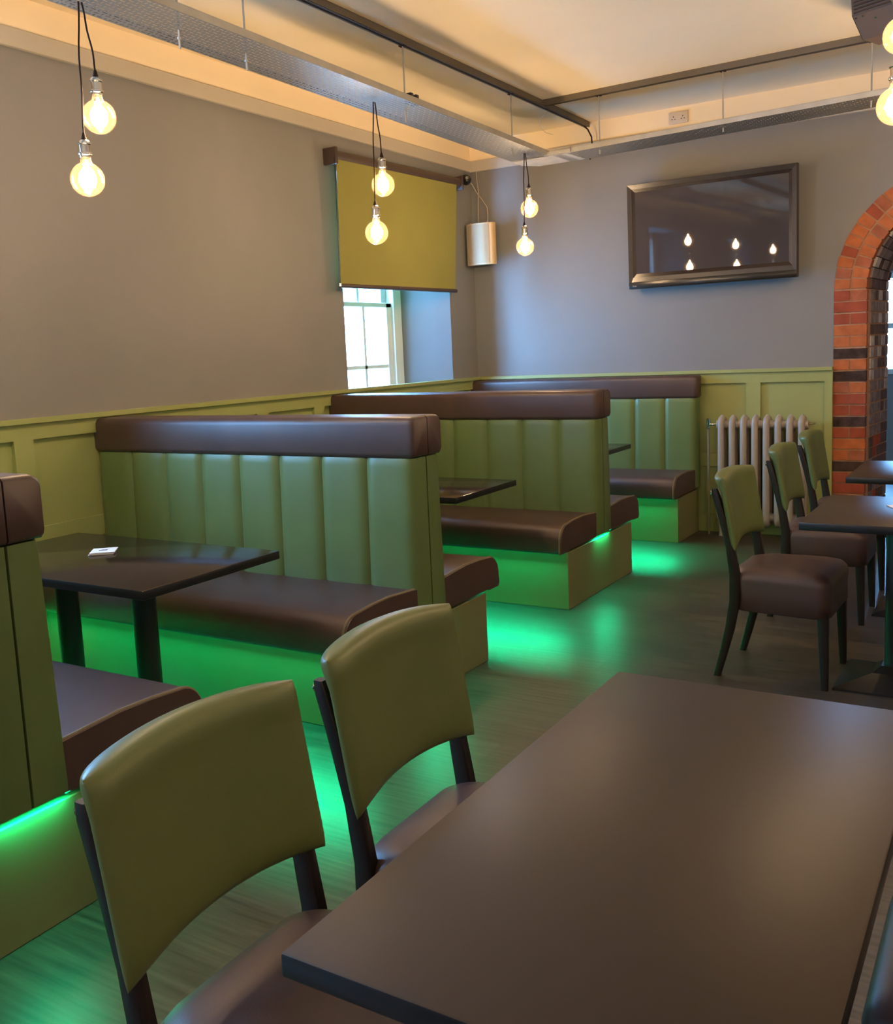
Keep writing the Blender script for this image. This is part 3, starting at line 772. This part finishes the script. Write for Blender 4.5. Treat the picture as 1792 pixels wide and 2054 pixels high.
# ------------------------------------------------------------------ radiator
t = thing('radiator', 'old cream column radiator against the green panelled back wall', 'radiator', (2.14, -.135, 0))
for i in range(8):
    x = .0+i*.0815; bm = bm_new(); cr = .028
    lp = []
    for k in range(9): a = PI*k/8; lp.append((x, -.045*math.cos(a), .845+.035*math.sin(a)))
    loop = [(x, -.045, .13)]+lp+[(x, .045, .13)]
    tube(bm, loop, [.026]+[.024]*9+[.026], 12)
    bo = [(x, -.045, .16)]+[(x, -.045*math.cos(PI*k/6), .13-.03*math.sin(PI*k/6)) for k in range(7)]+[(x, .045, .16)]
    tube(bm, bo, .026, 12)
    box(bm, x-.009, x+.009, -.05, .05, .16, .86)
    lathe(bm, [(0, -.041), (.030, -.041), (.036, -.02), (.036, .02), (.030, .041), (0, .041)], M=Matrix.Translation((x, 0, .835)) @ Matrix.Rotation(PI/2, 4, 'Y'), n=16)
    lathe(bm, [(0, -.041), (.030, -.041), (.036, -.02), (.036, .02), (.030, .041), (0, .041)], M=Matrix.Translation((x, 0, .15)) @ Matrix.Rotation(PI/2, 4, 'Y'), n=16)
    lathe(bm, [(0, 0), (.014, 0), (.010, .012), (0, .014)], (x, 0, .895), 10)
    obj('section', bm, RADM, t, 50)
for x in (.0, 7*.0815):
    bm = bm_new()
    for y in (-.045, .045): lathe(bm, [(0, 0), (.020, 0), (.017, .03), (.026, .11), (0, .11)], (x, y, 0), 12)
    obj('foot', bm, RADM, t, 50)
bm = bm_new(); tube(bm, [(-.04, 0, .835), (-.10, 0, .835)], .011, 12); lathe(bm, [(0, 0), (.012, 0), (.013, .03), (.016, .035), (.016, .075), (.008, .082), (0, .082)], (-.105, 0, .80), 16)
obj('valve', bm, CHROME, t)
bm = bm_new(); tube(bm, [(-.105, 0, .0), (-.105, 0, .81)], .0085, 10); obj('pipe', bm, COPPER, t)
bm = bm_new(); tube(bm, [(7*.0815+.04, 0, .84), (7*.0815+.075, 0, .84)], .008, 10); box(bm, 7*.0815+.07, 7*.0815+.078, -.01, .03, .835, .845); obj('bleed_valve', bm, COPPER, t)

# ------------------------------------------------------------------ bronze heater box top right
t = thing('ceiling_heater', 'dark bronze ribbed heater box hanging at the top right corner', 'heater', (3.283, -1.58, 2.988), -.37)
pr = [(-.02, 0), (.15, 0), (.15, .195), (-.135, .195), (-.125, .10)]
bm = bm_new(); prism(bm, pr, 'x', 0, .70); obj('casing', bm, HEAT, t, 20)
for k in range(5):
    z = .108+k*.017; y = -.126-.001*k
    bm = bm_new(); box(bm, .012, .688, y-.010, y+.004, z, z+.007, .002, 1); obj('rib', bm, HEAT, t, 30)
bm = bm_new(); quad(bm, [(.006, -.0215, -.0015), (.694, -.0215, -.0015), (.694, -.1255, .0985), (.006, -.1255, .0985)])
quad(bm, [(.006, -.020, -.0015), (.694, -.020, -.0015), (.694, .145, -.0015), (.006, .145, -.0015)]); obj('underside_plate', bm, HEATP, t, 0)
for a in (.02, .055, .115):
    bm = bm_new(); lathe(bm, [(0, 0), (.006, 0), (.005, .004), (0, .005)], M=Matrix.Translation((a, -.118+.02*(a > .1), .088-.02*(a > .1))) @ Matrix.Rotation(PI*.76, 4, 'X'), n=10); obj('screw', bm, CHROME, t)
bm = bm_new(); box(bm, .25, .45, -.05, .10, 0.18, .201, .003, 1); obj('ceiling_bracket', bm, BLACKP, t)

# ------------------------------------------------------------------ light
w = bpy.data.worlds.new('overcast_day'); scn.world = w; w.use_nodes = True
bg = w.node_tree.nodes['Background']; bg.inputs[0].default_value = (.21, .51, 1., 1); bg.inputs[1].default_value = 78.0
for i, (a, b) in enumerate(WIN+[(0, 0)]):
    L = bpy.data.lights.new('window_portal', 'AREA'); L.shape = 'RECTANGLE'
    o = bpy.data.objects.new('window_portal', L); col.objects.link(o)
    if i < 3:
        L.size = b-a-2*SP; L.size_y = ZT-ZB; o.location = (-DP-.13, (a+b)/2, (ZB+ZT)/2); o.rotation_euler = (0, -PI/2, 0); o.rotation_euler = Vector((1, 0, 0)).to_track_quat('-Z', 'Z').to_euler()
        L.size, L.size_y = b-a-2*SP, ZT-ZB
    else:
        L.size, L.size_y = .94, 1.1; o.location = (2.47, 4.5, 1.55); o.rotation_euler = Vector((0, -1, 0)).to_track_quat('-Z', 'Z').to_euler()
    L.cycles.is_portal = True

# ------------------------------------------------------------------ camera
cd = bpy.data.cameras.new('camera'); cam = bpy.data.objects.new('camera', cd); col.objects.link(cam); scn.camera = cam
a, b, r = .554, -.1341, -.0449
fw = Vector((math.sin(-a)*math.cos(b), math.cos(a)*math.cos(b), math.sin(b)))
rt = Vector((math.cos(a), math.sin(a), 0)); up = rt.cross(fw)
R = rt*math.cos(r)+up*math.sin(r); U = -rt*math.sin(r)+up*math.cos(r)
M = Matrix((R, U, -fw)).transposed().to_4x4(); M.translation = (4.0843, -7.3379, 1.46)
cam.matrix_world = M
cd.sensor_fit = 'HORIZONTAL'; cd.sensor_width = 36; cd.lens = 36*1927.95/1792
cd.shift_x = (896-879.97)/1792; cd.shift_y = (967.39-1027)/1792
cd.clip_start = .05
vs = scn.view_settings; vs.view_transform = 'Standard'; vs.look = 'None'; vs.gamma = 1; vs.use_curve_mapping = False; vs.exposure = 0.
scn.cycles.max_bounces = 8; scn.cycles.transparent_max_bounces = 12; scn.cycles.sample_clamp_indirect = 6
scn.cycles.use_denoising = True
